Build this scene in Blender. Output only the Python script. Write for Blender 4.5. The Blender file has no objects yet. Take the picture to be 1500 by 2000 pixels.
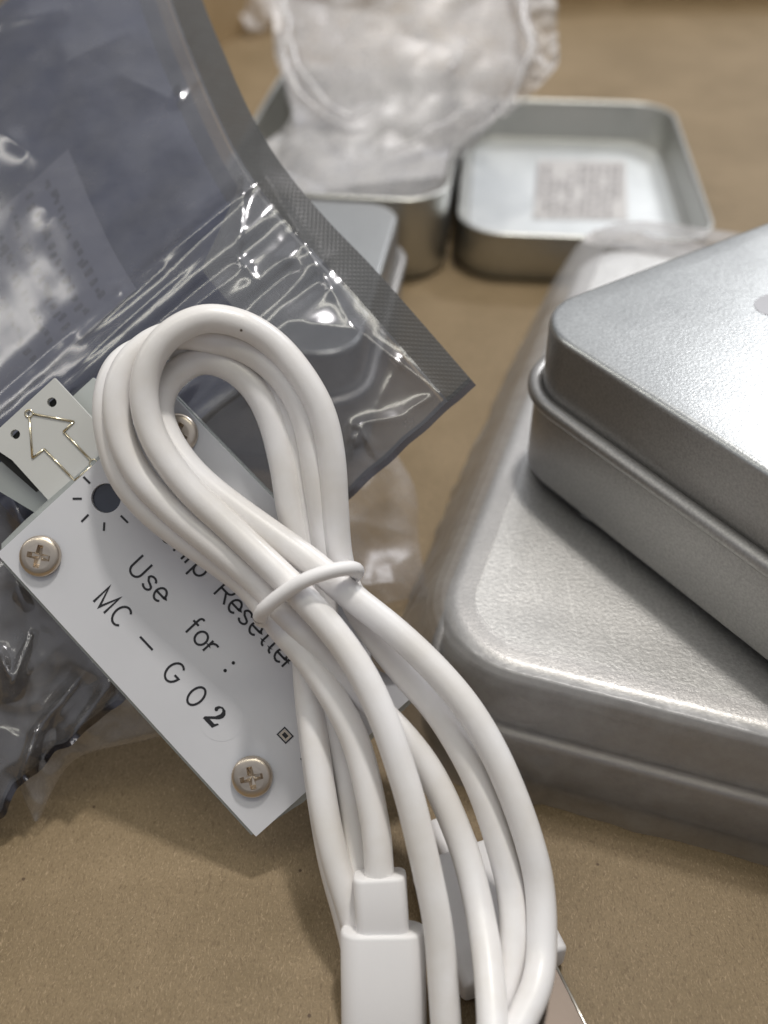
import bpy, math, random
import numpy as np
from mathutils import Vector, noise
from mathutils.geometry import tessellate_polygon
random.seed(7)
sc = bpy.context.scene
C = sc.collection
sc.unit_settings.scale_length = 0.01          # one unit is one centimetre
rad = math.radians

# ------------------------------------------------------------------ camera
PITCH = rad(41); CAMZ = 10.0
cam = bpy.data.cameras.new("camera"); camo = bpy.data.objects.new("camera", cam); C.objects.link(camo)
camo.location = (0, 0, CAMZ); camo.rotation_euler = (rad(90) - PITCH, 0, 0)
cam.sensor_fit = 'VERTICAL'; cam.sensor_height = 24; cam.lens = 24
cam.clip_start = 0.1; cam.clip_end = 500
cam.dof.use_dof = True; cam.dof.focus_distance = 10.35; cam.dof.aperture_fstop = 0.125
sc.camera = camo
# ------------------------------------------------------------------ light
w = bpy.data.worlds.new("World"); sc.world = w; w.use_nodes = True
wn = w.node_tree.nodes; wl = w.node_tree.links
bg = wn["Background"]
tc = wn.new("ShaderNodeTexCoord"); sp = wn.new("ShaderNodeSeparateXYZ"); cr = wn.new("ShaderNodeValToRGB")
wl.new(tc.outputs["Generated"], sp.inputs[0]); wl.new(sp.outputs["Z"], cr.inputs[0]); wl.new(cr.outputs[0], bg.inputs[0])
cr.color_ramp.elements[0].position = 0.05; cr.color_ramp.elements[0].color = (.16, .15, .14, 1)
cr.color_ramp.elements[1].position = 0.6; cr.color_ramp.elements[1].color = (.80, .82, .88, 1)
bg.inputs[1].default_value = 0.47
def area(name, loc, target, sx, sy, power, col):
    l = bpy.data.lights.new(name, 'AREA'); l.shape = 'RECTANGLE'; l.size = sx; l.size_y = sy
    l.energy = power; l.color = col
    o = bpy.data.objects.new(name, l); C.objects.link(o); o.location = loc
    o.rotation_euler = (Vector(target) - Vector(loc)).to_track_quat('-Z', 'Y').to_euler()
area("ceiling_lamp", (9, 27, 75), (2, 9, 0), 6, 6, 30000, (1, .96, .90))
area("streak_tube", (0, 3, 78), (0, 6, 0), 80, 8, 12000, (1, .97, .80))  # added lamp, gives the bag film its bright streaks
area("fill_panel_far", (14, 84, 66), (2, 14, 0), 120, 96, 11000, (.97, .985, 1))  # added oversized fill panel for the metal tops to reflect
area("ceiling_lamp_far", (54, 86, 74), (3, 12, 0), 17, 10, 34000, (.97, .98, 1))
area("ceiling_lamp_side", (-75, 30, 60), (0, 10, 0), 6, 60, 7000, (1, .96, .84))
sc.view_settings.view_transform = 'Standard'; sc.view_settings.look = 'None'
sc.view_settings.exposure = 0.0; sc.view_settings.gamma = 1
sc.cycles.use_denoising = True
sc.cycles.max_bounces = 14; sc.cycles.transparent_max_bounces = 24; sc.cycles.caustics_refractive = False; sc.cycles.caustics_reflective = False
sc.cycles.sample_clamp_indirect = 6

# ------------------------------------------------------------------ geometry helpers
CAM = Vector((0, 0, CAMZ))
F = Vector((0, math.cos(PITCH), -math.sin(PITCH))); U = Vector((0, math.sin(PITCH), math.cos(PITCH))); R = Vector((1, 0, 0))
def ray(x, y): return F + R * ((x - 750) / 2000) - U * ((y - 1000) / 2000)
def Q(x, y, D): return CAM + ray(x, y) * D
def G(x, y, z=0.0):
    d = ray(x, y); return CAM + d * ((z - CAMZ) / d.z)

def obj(name, verts, faces, m=None, parent=None, smooth=True, uv=None, autosmooth=None):
    off = parent_loc(parent)
    me = bpy.data.meshes.new(name)
    me.from_pydata([tuple(Vector(v) - off) for v in verts], [], faces); me.update()
    if smooth: me.polygons.foreach_set("use_smooth", [True] * len(me.polygons))
    if uv is not None:
        ul = me.uv_layers.new(name="UVMap"); vi = np.empty(len(me.loops), dtype=np.int32)
        me.loops.foreach_get("vertex_index", vi); ul.data.foreach_set("uv", np.asarray(uv, dtype=np.float32)[vi].ravel())
    if m: me.materials.append(m)
    o = bpy.data.objects.new(name, me); C.objects.link(o)
    if autosmooth is not None: me.set_sharp_from_angle(angle=rad(autosmooth))
    if parent: o.parent = parent
    return o
def parent_loc(p):
    v = Vector((0, 0, 0))
    while p is not None: v = v + p.location; p = p.parent
    return v
def thing(name, label, cat, loc, group=None):
    o = bpy.data.objects.new(name, None); C.objects.link(o); o.location = loc; o.empty_display_size = .3
    o["label"] = label; o["category"] = cat
    if group: o["group"] = group
    return o
def tag(o, label, cat): o["label"] = label; o["category"] = cat; return o
def struct(o): o["kind"] = "structure"; return o

def spline(pts, n=10):
    P = [Vector(p) for p in pts]; P = [P[0] * 2 - P[1]] + P + [P[-1] * 2 - P[-2]]; out = []
    for i in range(1, len(P) - 2):
        a, b, c, d = P[i - 1:i + 3]
        for k in range(n):
            t = k / n
            out.append(0.5 * ((2 * b) + (c - a) * t + (2 * a - 5 * b + 4 * c - d) * t * t + (3 * b - 3 * c + d - a) * t ** 3))
    out.append(P[-2]); return out
def smoothpts(P, it=2):
    for _ in range(it):
        P = [P[0]] + [(P[i - 1] + P[i] * 2 + P[i + 1]) / 4 for i in range(1, len(P) - 1)] + [P[-1]]
    return P
def tube(P, r, ns=16, caps=True, dome=False):
    V = []; Fc = []; T = (P[1] - P[0]).normalized(); N = T.orthogonal().normalized(); m = len(P)
    for i, p in enumerate(P):
        t = (P[min(i + 1, m - 1)] - P[max(i - 1, 0)]).normalized(); N = (N - t * N.dot(t)).normalized(); B = t.cross(N)
        rr = r(i / (m - 1)) if callable(r) else r
        for k in range(ns):
            a = 2 * math.pi * k / ns; V.append(p + (N * math.cos(a) + B * math.sin(a)) * rr)
    for i in range(m - 1):
        for k in range(ns):
            Fc.append((i * ns + k, i * ns + (k + 1) % ns, (i + 1) * ns + (k + 1) % ns, (i + 1) * ns + k))
    if caps: Fc.append(tuple(range(ns))[::-1]); Fc.append(tuple((m - 1) * ns + k for k in range(ns)))
    return V, Fc
def join(parts):
    V = []; Fc = []
    for v, f in parts:
        b = len(V); V += list(v); Fc += [tuple(i + b for i in q) for q in f]
    return V, Fc

def rrect(hw, hl, r, n=10):
    r = min(r, hw - .01, hl - .01); out = []
    for cx, cy, a0 in ((hw - r, hl - r, 0), (-hw + r, hl - r, 90), (-hw + r, -hl + r, 180), (hw - r, -hl + r, 270)):
        for k in range(n + 1):
            a = rad(a0 + 90 * k / n); out.append((cx + r * math.cos(a), cy + r * math.sin(a)))
    return out
def rings(hw, hl, r, prof, frame, close_last=True, close_first=False, n=10, jit=None):
    """loft of rounded rectangles; prof = (inset, z); frame maps local -> world"""
    V = []; Fc = []; m = 4 * (n + 1)
    for i, (d, z) in enumerate(prof):
        for j, (x, y) in enumerate(rrect(hw - d, hl - d, max(r - d, .02), n)):
            p = Vector((x, y, z))
            if jit: p = jit(p, d)
            V.append(frame(p))
    for i in range(len(prof) - 1):
        for k in range(m): Fc.append((i * m + k, i * m + (k + 1) % m, (i + 1) * m + (k + 1) % m, (i + 1) * m + k))
    if close_last: Fc.append(tuple((len(prof) - 1) * m + k for k in range(m)))
    if close_first: Fc.append(tuple(k for k in range(m))[::-1])
    return V, Fc
def frame_at(c, yaw):
    a = rad(yaw); ex = Vector((math.cos(a), math.sin(a), 0)); ey = Vector((-math.sin(a), math.cos(a), 0)); c = Vector(c)
    return lambda p: c + ex * p[0] + ey * p[1] + Vector((0, 0, p[2]))

# ------------------------------------------------------------------ materials
def mat(name):
    m = bpy.data.materials.new(name); m.use_nodes = True; return m, m.node_tree.nodes, m.node_tree.links
def N(n, t, **k):
    x = n.new(t)
    for a, b in k.items():
        if a in x.inputs: x.inputs[a].default_value = b
        else: setattr(x, a, b)
    return x
def noise_tex(n, l, scale, detail=3, rough=.5, vec=None, coord="Object"):
    if vec is None: vec = N(n, "ShaderNodeTexCoord").outputs[coord]
    t = N(n, "ShaderNodeTexNoise"); t.inputs["Scale"].default_value = scale; t.inputs["Detail"].default_value = detail
    t.inputs["Roughness"].default_value = rough; l.new(vec, t.inputs["Vector"]); return t
def ramp(n, l, src, stops):
    r = N(n, "ShaderNodeValToRGB"); e = r.color_ramp.elements
    while len(e) < len(stops): e.new(.5)
    for q, (p, c) in zip(e, stops): q.position = p; q.color = (*c, 1) if len(c) == 3 else c
    l.new(src, r.inputs[0]); return r
def bump(n, l, src, strength, dist, prev=None):
    b = N(n, "ShaderNodeBump"); b.inputs["Strength"].default_value = strength; b.inputs["Distance"].default_value = dist
    l.new(src, b.inputs["Height"])
    if prev: l.new(prev, b.inputs["Normal"])
    return b.outputs[0]
def simple(name, col, rough=.5, metal=0, bscale=None, bstr=.2, bdist=.01, coat=0, var=.06, spec=.5):
    m, n, l = mat(name); b = n["Principled BSDF"]
    b.inputs["Roughness"].default_value = rough; b.inputs["Metallic"].default_value = metal
    b.inputs["Coat Weight"].default_value = coat; b.inputs["Specular IOR Level"].default_value = spec
    t = noise_tex(n, l, 1.3, 4); c0 = tuple(max(0, c * (1 - var)) for c in col); c1 = tuple(min(1, c * (1 + var)) for c in col)
    r = ramp(n, l, t.outputs[0], [(.3, c0), (.7, c1)]); l.new(r.outputs[0], b.inputs["Base Color"])
    if bscale:
        t2 = noise_tex(n, l, bscale, 2); l.new(bump(n, l, t2.outputs[0], bstr, bdist), b.inputs["Normal"])
    return m

def cardboard(name, tint=1):
    m, n, l = mat(name); b = n["Principled BSDF"]; b.inputs["Roughness"].default_value = .55; b.inputs["Specular IOR Level"].default_value = .32
    big = noise_tex(n, l, .45, 6, .68)
    base = ramp(n, l, big.outputs[0], [(.3, (.182 * tint, .130 * tint, .068 * tint)), (.7, (.262 * tint, .191 * tint, .110 * tint))])
    # short fibres: thin iso-lines of warped noise at several angles
    tcn = N(n, "ShaderNodeTexCoord"); cur = base.outputs[0]; hsum = None
    for k, (ang, sx, sy, sc_, col, lo, hi) in enumerate((
            (20, 1, .22, 66, (.40, .30, .185), .60, .70), (115, 1, .22, 74, (.40, .30, .19), .60, .70), (70, 1, .22, 60, (.11, .07, .035), .60, .68), (160, 1, .22, 68, (.12, .075, .04), .60, .68))):
        mp = N(n, "ShaderNodeMapping"); mp.inputs["Rotation"].default_value = (0, 0, rad(ang)); mp.inputs["Scale"].default_value = (sx, sy, 1); mp.inputs["Location"].default_value = (k * 7.3, k * 3.1, 0)
        wv = noise_tex(n, l, 5.0, 2, .5, tcn.outputs["Object"])
        mx = N(n, "ShaderNodeMix"); mx.data_type = 'RGBA'; mx.blend_type = 'ADD'; mx.inputs["Factor"].default_value = .12
        l.new(tcn.outputs["Object"], mx.inputs["A"]); l.new(wv.outputs["Color"], mx.inputs["B"]); l.new(mx.outputs["Result"], mp.inputs[0])
        t = noise_tex(n, l, sc_, 1.5, .6, mp.outputs[0]); t.inputs['Distortion'].default_value = .5; rr = ramp(n, l, t.outputs[0], [(lo, (0, 0, 0)), (hi, (1, 1, 1))])
        mm = N(n, "ShaderNodeMix"); mm.data_type = 'RGBA'; mulf = N(n, "ShaderNodeMath", operation='MULTIPLY'); l.new(rr.outputs[0], mulf.inputs[0]); mulf.inputs[1].default_value = .5
        l.new(mulf.outputs[0], mm.inputs["Factor"]); l.new(cur, mm.inputs["A"]); mm.inputs["B"].default_value = (*[c * tint for c in col], 1); cur = mm.outputs["Result"]
    fine = noise_tex(n, l, 34, 4, .75)
    fr = ramp(n, l, fine.outputs[0], [(.3, (.78, .78, .78)), (.7, (1.18, 1.18, 1.18))])
    mu = N(n, "ShaderNodeMix"); mu.data_type = 'RGBA'; mu.blend_type = 'MULTIPLY'; mu.inputs["Factor"].default_value = .8
    l.new(cur, mu.inputs["A"]); l.new(fr.outputs[0], mu.inputs["B"])
    # rare dark specks
    vo = N(n, "ShaderNodeTexVoronoi"); vo.inputs["Scale"].default_value = 2.2; l.new(tcn.outputs["Object"], vo.inputs["Vector"])
    sr = ramp(n, l, vo.outputs["Distance"], [(.035, (1, 1, 1)), (.05, (0, 0, 0))])
    m2 = N(n, "ShaderNodeMix"); m2.data_type = 'RGBA'; l.new(sr.outputs[0], m2.inputs["Factor"]); l.new(mu.outputs["Result"], m2.inputs["A"]); m2.inputs["B"].default_value = (.09, .055, .03, 1)
    l.new(m2.outputs["Result"], b.inputs["Base Color"])
    l.new(bump(n, l, fine.outputs[0], .3, .006), b.inputs["Normal"])
    return m

def tinplate(name, col=(.66, .66, .65), rough=.34, grain=26, gstr=.35, scratch=False):
    m, n, l = mat(name); b = n["Principled BSDF"]; b.inputs["Metallic"].default_value = .92; 
    t = noise_tex(n, l, grain, 2, .6); t2 = noise_tex(n, l, .9, 4, .6)
    rr = N(n, "ShaderNodeMapRange"); rr.inputs["To Min"].default_value = rough - .05; rr.inputs["To Max"].default_value = rough + .10; l.new(t2.outputs[0], rr.inputs[0]); l.new(rr.outputs[0], b.inputs["Roughness"])
    c = ramp(n, l, t.outputs[0], [(.3, tuple(q * .86 for q in col)), (.7, tuple(min(1, q * 1.12) for q in col))]); last = c.outputs[0]
    if scratch:
        for k, ang in enumerate((35, 150)):
            tcn = N(n, "ShaderNodeTexCoord"); mp = N(n, "ShaderNodeMapping"); mp.inputs["Rotation"].default_value = (0, 0, rad(ang)); mp.inputs["Scale"].default_value = (1, .05, 1); l.new(tcn.outputs["Object"], mp.inputs[0])
            s = noise_tex(n, l, 14, 1, .5, mp.outputs[0]); sr = ramp(n, l, s.outputs[0], [(.70, (0, 0, 0)), (.74, (.5, .5, .5))])
            mm = N(n, "ShaderNodeMix"); mm.data_type = 'RGBA'; l.new(sr.outputs[0], mm.inputs["Factor"]); l.new(last, mm.inputs["A"]); mm.inputs["B"].default_value = (.85, .84, .82, 1); last = mm.outputs["Result"]
    l.new(last, b.inputs["Base Color"])
    l.new(bump(n, l, t.outputs[0], gstr, .006), b.inputs["Normal"])
    return m

def film(name, trans, gloss, tint_rough, fac, edge=1.0, bumps=(), diffuse=None, dfac=0, seal=False, dvar=.25):
    """thin plastic film: see-through tint + mirror sheen (+ a little milky diffuse)"""
    m, n, l = mat(name); n.remove(n["Principled BSDF"]); out = n["Material Output"]
    tr = N(n, "ShaderNodeBsdfTransparent"); tr.inputs[0].default_value = (*trans, 1)
    gl = N(n, "ShaderNodeBsdfGlossy"); gl.inputs[0].default_value = (*gloss, 1); gl.inputs["Roughness"].default_value = tint_rough
    nm = None
    for (sc_, st, di) in bumps:
        t = noise_tex(n, l, sc_, 3, .55); nm = bump(n, l, t.outputs[0], st, di, nm)
    if seal:
        tcn = N(n, "ShaderNodeTexCoord"); mp = N(n, "ShaderNodeMapping"); mp.inputs["Rotation"].default_value = (0, 0, rad(45)); l.new(tcn.outputs["UV"], mp.inputs[0])
        hs = []
        for dr in ('X', 'Y'):
            wv = N(n, "ShaderNodeTexWave"); wv.bands_direction = dr; wv.inputs["Scale"].default_value = 7.5; l.new(mp.outputs[0], wv.inputs[0]); hs.append(wv.outputs["Fac"])
        mu = N(n, "ShaderNodeMath", operation='MULTIPLY'); l.new(hs[0], mu.inputs[0]); l.new(hs[1], mu.inputs[1]); nm = bump(n, l, mu.outputs[0], .28, .012, nm)
    fr = N(n, "ShaderNodeLayerWeight"); fr.inputs[0].default_value = .35
    mr = N(n, "ShaderNodeMapRange"); mr.inputs["To Min"].default_value = fac; mr.inputs["To Max"].default_value = min(1, fac + .45 * edge); l.new(fr.outputs["Facing"], mr.inputs[0])
    if nm: l.new(nm, gl.inputs["Normal"]); l.new(nm, fr.inputs["Normal"])
    mix = N(n, "ShaderNodeMixShader"); l.new(mr.outputs[0], mix.inputs[0]); l.new(tr.outputs[0], mix.inputs[1]); l.new(gl.outputs[0], mix.inputs[2]); last = mix.outputs[0]
    if dfac:
        df = N(n, "ShaderNodeBsdfDiffuse"); df.inputs[0].default_value = (*diffuse, 1)
        tl = N(n, "ShaderNodeBsdfTranslucent"); tl.inputs[0].default_value = (*diffuse, 1)
        if nm: l.new(nm, df.inputs["Normal"])
        ad = N(n, "ShaderNodeMixShader"); ad.inputs[0].default_value = .55; l.new(df.outputs[0], ad.inputs[1]); l.new(tl.outputs[0], ad.inputs[2])
        m2 = N(n, "ShaderNodeMixShader"); l.new(last, m2.inputs[1]); l.new(ad.outputs[0], m2.inputs[2])
        t = noise_tex(n, l, 2.2, 5, .65); rr = ramp(n, l, t.outputs[0], [(.35, (dfac * dvar,) * 3), (.68, (dfac * (1.6 - .55 * dvar),) * 3)]); l.new(rr.outputs[0], m2.inputs[0]); last = m2.outputs[0]
    l.new(last, out.inputs[0]); return m

M = {}
M['card'] = cardboard("kraft_cardboard"); M['card2'] = cardboard("kraft_cardboard_wall", 1.75)
M['tin_top'] = tinplate("frosted_tinplate", (.47, .48, .48), .31, grain=30, gstr=.42)
M['tin_side_shaded'] = tinplate("tinplate_side_shaded", (.42, .41, .40), .42, 34, .2)  # base darkened: the dim reflections on the tin sides are in the colour
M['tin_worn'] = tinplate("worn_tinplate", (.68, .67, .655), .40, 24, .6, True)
M['tin_worn_side_shaded'] = tinplate('worn_tinplate_side_shaded', (.46, .445, .43), .50, 28, .3)  # shaded copy of the worn tinplate, side darkness put into the colour
M['tin_in'] = tinplate("tinplate_inner", (.52, .52, .495), .38, 30, .1)
M['tin_floor_lit'] = tinplate('tinplate_floor_lit', (.84, .86, .86), .42, 30, .1)  # base lightened: the floor's bright reflection is put into the colour
M['cable'] = simple("white_pvc", (.845, .83, .835), .31, 0, 40, .22, .005, .05, .02)
def specks(m, scale=1.3, r=.016):
    n, l = m.node_tree.nodes, m.node_tree.links; b = n["Principled BSDF"]; src = b.inputs["Base Color"].links[0].from_socket
    t = N(n, "ShaderNodeTexCoord"); vo = N(n, "ShaderNodeTexVoronoi"); vo.inputs["Scale"].default_value = scale; l.new(t.outputs["Object"], vo.inputs["Vector"])
    rr = ramp(n, l, vo.outputs["Distance"], [(r, (1, 1, 1)), (r * 1.4, (0, 0, 0))]); mm = N(n, "ShaderNodeMix"); mm.data_type = 'RGBA'
    g = noise_tex(n, l, .9, 4, .6); gr = ramp(n, l, g.outputs[0], [(.35, (.90, .88, .84)), (.6, (1, 1, 1))]); mu = N(n, "ShaderNodeMix"); mu.data_type = 'RGBA'; mu.blend_type = 'MULTIPLY'; mu.inputs["Factor"].default_value = 1
    l.new(src, mu.inputs["A"]); l.new(gr.outputs[0], mu.inputs["B"])
    l.new(rr.outputs[0], mm.inputs["Factor"]); l.new(mu.outputs["Result"], mm.inputs["A"]); mm.inputs["B"].default_value = (.12, .09, .07, 1); l.new(mm.outputs["Result"], b.inputs["Base Color"])
specks(M['cable'])
M['plug'] = simple("white_plug_plastic", (.83, .815, .82), .5, 0, 40, .15, .004, 0, .02)
M['plate'] = simple("white_solder_mask", (.68, .685, .72), .42, 0, 60, .10, .003, .1, .03)
M['board'] = simple("grey_white_board", (.60, .605, .585), .5, 0, 60, .1, .003, 0, .03)
M['slab'] = simple("pale_grey_plastic", (.52, .55, .54), .5, 0, 40, .1, .003)
M['ink'] = simple("black_ink", (.022, .022, .026), .5)
M['hole'] = simple("hole_shade", (.012, .012, .01), .6)  # near-black colour stands in for the shade inside the holes
M['gold'] = simple("plated_trace", (.78, .70, .52), .22, 1, 30, .3, .004)
M['nickel'] = simple("nickel_screw", (.66, .58, .49), .34, 1, 9, .5, .008, 0, .1)
M['edge_glint'] = simple('steel_edge_glint', (.85, .82, .75), .3, 1)  # pale metal for the highlight drawn along the shell edge
M['steel'] = simple("connector_steel_shaded", (.085, .07, .06), .42, 1, 20, .1, .003)  # base darkened: dark reflections on the steel are put into the colour
M['padm'] = simple('tinned_pad', (.56, .49, .42), .45)
M['logo'] = simple("grey_logo_ink", (.40, .40, .43), .5)
M['led'] = simple("dark_lens", (.035, .04, .06), .15, 0, None, coat=.6)
M['navy'] = simple("navy_antistatic_sheet", (.045, .065, .17), .45, 0, 2, .3, .05, 0, .3)
M['leaflet'] = simple("blue_grey_leaflet", (.27, .29, .42), .6)
M['smudge'] = simple("leaflet_print", (.09, .095, .15), .6)
M['label'] = simple("label_print", (.52, .505, .50), .6)
M['label2'] = simple("label_stripes", (.27, .25, .255), .6)
def acrylic(name):
    m, n, l = mat(name); b = n["Principled BSDF"]; b.inputs["Transmission Weight"].default_value = .6; b.inputs["Roughness"].default_value = .22; b.inputs["IOR"].default_value = 1.49
    b.inputs["Base Color"].default_value = (.88, .93, .90, 1); t = noise_tex(n, l, 4, 2); l.new(bump(n, l, t.outputs[0], .1, .02), b.inputs["Normal"]); return m
M['acrylic'] = acrylic("clear_acrylic")
M['esd'] = film("antistatic_film", (.72, .72, .725), (.30, .30, .32), .17, .34, bumps=((.8, .08, .08),), diffuse=(.50, .50, .52), dfac=.22, dvar=.6)
M['esd_back'] = film("antistatic_film_back", (.70, .70, .71), (.18, .19, .22), .25, .26, bumps=((1.0, .15, .1),))
M['seal'] = film("embossed_seal", (.40, .40, .41), (.08, .08, .085), .34, .34, diffuse=(.215, .22, .225), dfac=.72, dvar=.85, seal=True)
M["edge"] = film("sealed_edge", (.16, .16, .18), (.22, .22, .25), .2, .4)
M['clear'] = film("clear_polybag", (.93, .92, .92), (.85, .85, .88), .42, .08, .8, ((.9, .3, .12),), (.95, .93, .93), .66)
M['fold'] = film('gathered_polybag', (.93, .92, .92), (.85, .85, .88), .3, .1, .8, (), (.96, .95, .95), .62)
M['sleeve'] = film("cloudy_sleeve", (.92, .91, .91), (.85, .85, .86), .34, .06, .25, ((1.3, .4, .08), (5, .25, .03)), (.86, .86, .87), .30, dvar=.75)
M['sleeve_top'] = film('sleeve_film_flat', (.97, .97, .97), (.9, .9, .9), .3, .03, .12, ((1.3, .3, .06), (5, .2, .02)), (.84, .84, .84), .07)
M['crinkle'] = film('crinkled_thin_film', (.93, .93, .93), (.75, .75, .78), .16, .10, .6, (), (.80, .79, .80), .16, dvar=.4)
M['scrap'] = film("thin_clear_film", (.93, .92, .92), (.6, .6, .62), .34, .06, .5, ((2, .3, .06),), (.76, .74, .74), .2)
M['sticker'] = simple('clear_sticker_on_white', (.655, .665, .715), .3, 0, 30, .05, .003, .2, .03)

# ------------------------------------------------------------------ setting: inside of a kraft box
struct(obj("cardboard_floor", [(-60, -30, 0), (60, -30, 0), (60, 60, 0), (-60, 60, 0)], [(0, 1, 2, 3)], M['card'], smooth=False))
def slab(a, b, h, t):
    a = Vector(a); b = Vector(b); d = (b - a).normalized(); nn = Vector((-d.y, d.x, 0)) * t; up = Vector((0, 0, h))
    V = [a, b, b + nn, a + nn]; V += [v + up for v in V]
    return V, [(0, 1, 5, 4), (1, 2, 6, 5), (2, 3, 7, 6), (3, 0, 4, 7), (4, 5, 6, 7), (3, 2, 1, 0)]
cnr = G(548, 12, 0.004); lw = G(400, 112, 0.004)
dirl = (lw - cnr).normalized()
v, f = slab(cnr + dirl * 40, cnr, 4.5, .35); struct(obj("cardboard_wall", v, f, M['card2'], smooth=False))
v, f = slab(cnr + Vector((.004, 0, 0)), G(1900, 2, .004), 2.2, .35); struct(obj("cardboard_wall", v, f, M['card2'], smooth=False))

# ------------------------------------------------------------------ tins
def bead_prof(z, r, out, n=8):
    return [(out - r * math.sin(rad(a)) * 1.0, z - r * math.cos(rad(a))) for a in np.linspace(0, 180, n)]
def closed_tin(label, c, yaw, w_, l_, h, zb, r, worn=False, group=None):
    fr = frame_at(c, yaw); t = thing("metal_tin", label, "tin", c, group)
    prof = [(.12, .0), (.05, .02), (.0, .09), (0, zb - .12)] + bead_prof(zb, .10 if not worn else .07, .0) + [(.05, zb + .09), (.09, zb + .04), (.12, zb - .05)]
    v, f = rings(w_ / 2, l_ / 2, r, prof, fr, close_last=False, close_first=True, n=14)
    obj("tin_body", v, f, M['tin_worn_side_shaded'] if worn else M['tin_side_shaded'], t)
    e = .09 if not worn else .16
    prof = [(.085, zb - .02), (.075, h - e)] + [(.075 + e * (1 - math.cos(rad(a))), h - e + e * math.sin(rad(a))) for a in (15, 30, 45, 60, 75, 90)] + [(.075 + e + .25, h - (.0 if not worn else .004)), (.075 + e + .6, h - (.0 if not worn else .03)), (.075 + e + 1.0, h - (.0 if not worn else .038))]
    v, f = rings(w_ / 2, l_ / 2, r, prof, fr, n=14)
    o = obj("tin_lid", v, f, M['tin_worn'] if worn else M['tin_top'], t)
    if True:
        o.data.materials.append(M['tin_side_shaded'] if not worn else M['tin_worn_side_shaded']); m = 4 * 15
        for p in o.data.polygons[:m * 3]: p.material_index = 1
    return t, fr
# big wrapped tin at the right
cE = Vector((.343, 7.614, 0)); aE = -18.6
def from_corner(corner, yaw, w_, l_, sx=1, sy=1):
    a = rad(yaw); ex = Vector((math.cos(a), math.sin(a), 0)); ey = Vector((-math.sin(a), math.cos(a), 0))
    return Vector(corner) + ex * (w_ / 2 * sx) + ey * (l_ / 2 * sy)
WE, LE, HE = 6.2, 10.2, 1.75
ctrE = from_corner((.30, 7.25, 0), aE, WE, LE)
tinE, frE = closed_tin("wide scuffed silver tin inside a cloudy plastic sleeve, under the frosted tin", ctrE, aE, WE, LE, HE, .76, 1.15, True)
# frosted tin on top
WD, LD, HD = 8.6, 5.6, 2.08
ctrD = from_corner((1.50, 10.58, HE + .075), -55.6, WD, LD)
tinD, frD = closed_tin("frosted silver tin with rolled rim and grey mark, resting on the wrapped tin", ctrD, -55.6, WD, LD, HD, 1.16, .88)
def decal(name, px, z, m, parent):
    v = [G(x, y, z) for x, y in px]; return obj(name, v, [tuple(range(len(v)))], m, parent, smooth=False)
zt = HE + .075 + HD
decal("logo_mark", [(1540 + 68 * math.cos(rad(a)), 594 + (27 if math.sin(rad(a)) > 0 else 24) * math.sin(rad(a))) for a in range(0, 360, 12)][::-1], zt + .004, M['logo'], tinD)
# round clear seal
s = G(1163, 998, HE + .02)
v = [s + Vector((.20 * math.cos(rad(a)), .20 * math.sin(rad(a)), .012)) for a in range(0, 360, 12)]
tag(obj("round_sticker", v + [q - Vector((0, 0, .01)) for q in v], [tuple(range(30))] + [(i, (i + 1) % 30, 30 + (i + 1) % 30, 30 + i)[::-1] for i in range(30)], simple("white_sticker", (.72, .72, .70), .5), smooth=False), "small pale round sticker peeking out from under the frosted tin", "sticker")
# tin under the antistatic bag
ctrC = from_corner((.42, 17.95, 0), -8, 8.2, 5.4, -1, -1)
closed_tin("closed silver tin half hidden behind the antistatic bag", ctrC, -8, 8.2, 5.4, 1.95, 1.1, .75)
def open_tin(name, label, cat, c, yaw, w_, l_, h, r, part="tin_wall"):
    fr = frame_at(c, yaw); t = thing(name, label, cat, c)
    prof = [(.14, 0), (.04, .02), (0, .10), (0, h - .07), (-.03, h - .05), (-.045, h - .02), (-.03, h), (.02, h + .008), (.055, h - .02), (.06, h - .06), (.062, .13), (.075, .08), (.13, .06), (.22, .058), (1.0, .057)]
    v, f = rings(w_ / 2, l_ / 2, r, prof, fr, close_last=True, close_first=True, n=14)
    o = obj(part, v, f, M['tin_in'], t, autosmooth=50)
    return t, fr
ctrA = (4.26, 22.2, 0)
tinA, frA = open_tin("open_tin", "shallow open silver tin with a pinkish printed block on its inner floor", "tin", ctrA, -5, 5.0, 7.5, 1.02, .95)
tinA.children[0].data.materials.append(M['tin_floor_lit'])
for p_ in tinA.children[0].data.polygons[-61 - 1:]:
    if p_.center.z < .07: p_.material_index = 1
# printed block with stripes
px0, px1, py0, py1 = 1042, 1224, 314, 430
def flat(name, quad, z, m, p): return obj(name, [G(x, y, z) for x, y in quad], [(0, 1, 2, 3)], m, p, smooth=False)
lb = flat("printed_block", [(1040, 428), (1226, 430), (1222, 314), (1050, 312)], .068, M['label'], tinA)
vs = []; fs = []
random.seed(3)
for i in range(11):
    x = 1048 + i * 15.5 + random.uniform(-2, 2); y = 322
    while y < 424:
        h = random.uniform(6, 26); g = random.uniform(2, 6)
        if random.random() < .78:
            b = len(vs); y2 = min(y + h, 424); sk = lambda yy: (yy - 312) / 116 * (-8)
            vs += [G(x + sk(y2) + 4, y2, .072), G(x + 8 + sk(y2) + 4, y2, .072), G(x + 8 + sk(y) + 4, y, .072), G(x + sk(y) + 4, y, .072)]; fs.append((b, b + 1, b + 2, b + 3))
        y += h + g
obj("print_rows", vs, fs, M['label2'], tinA, smooth=False)["kind"] = "stuff"
ctrB = (-.62, 22.45, 0)
tinB, frB = open_tin("deep_open_tin", "deep open silver tin with a crumpled clear bag bulging out of it", "tin", ctrB, -7, 4.5, 7.4, 1.72, .9)

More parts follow.
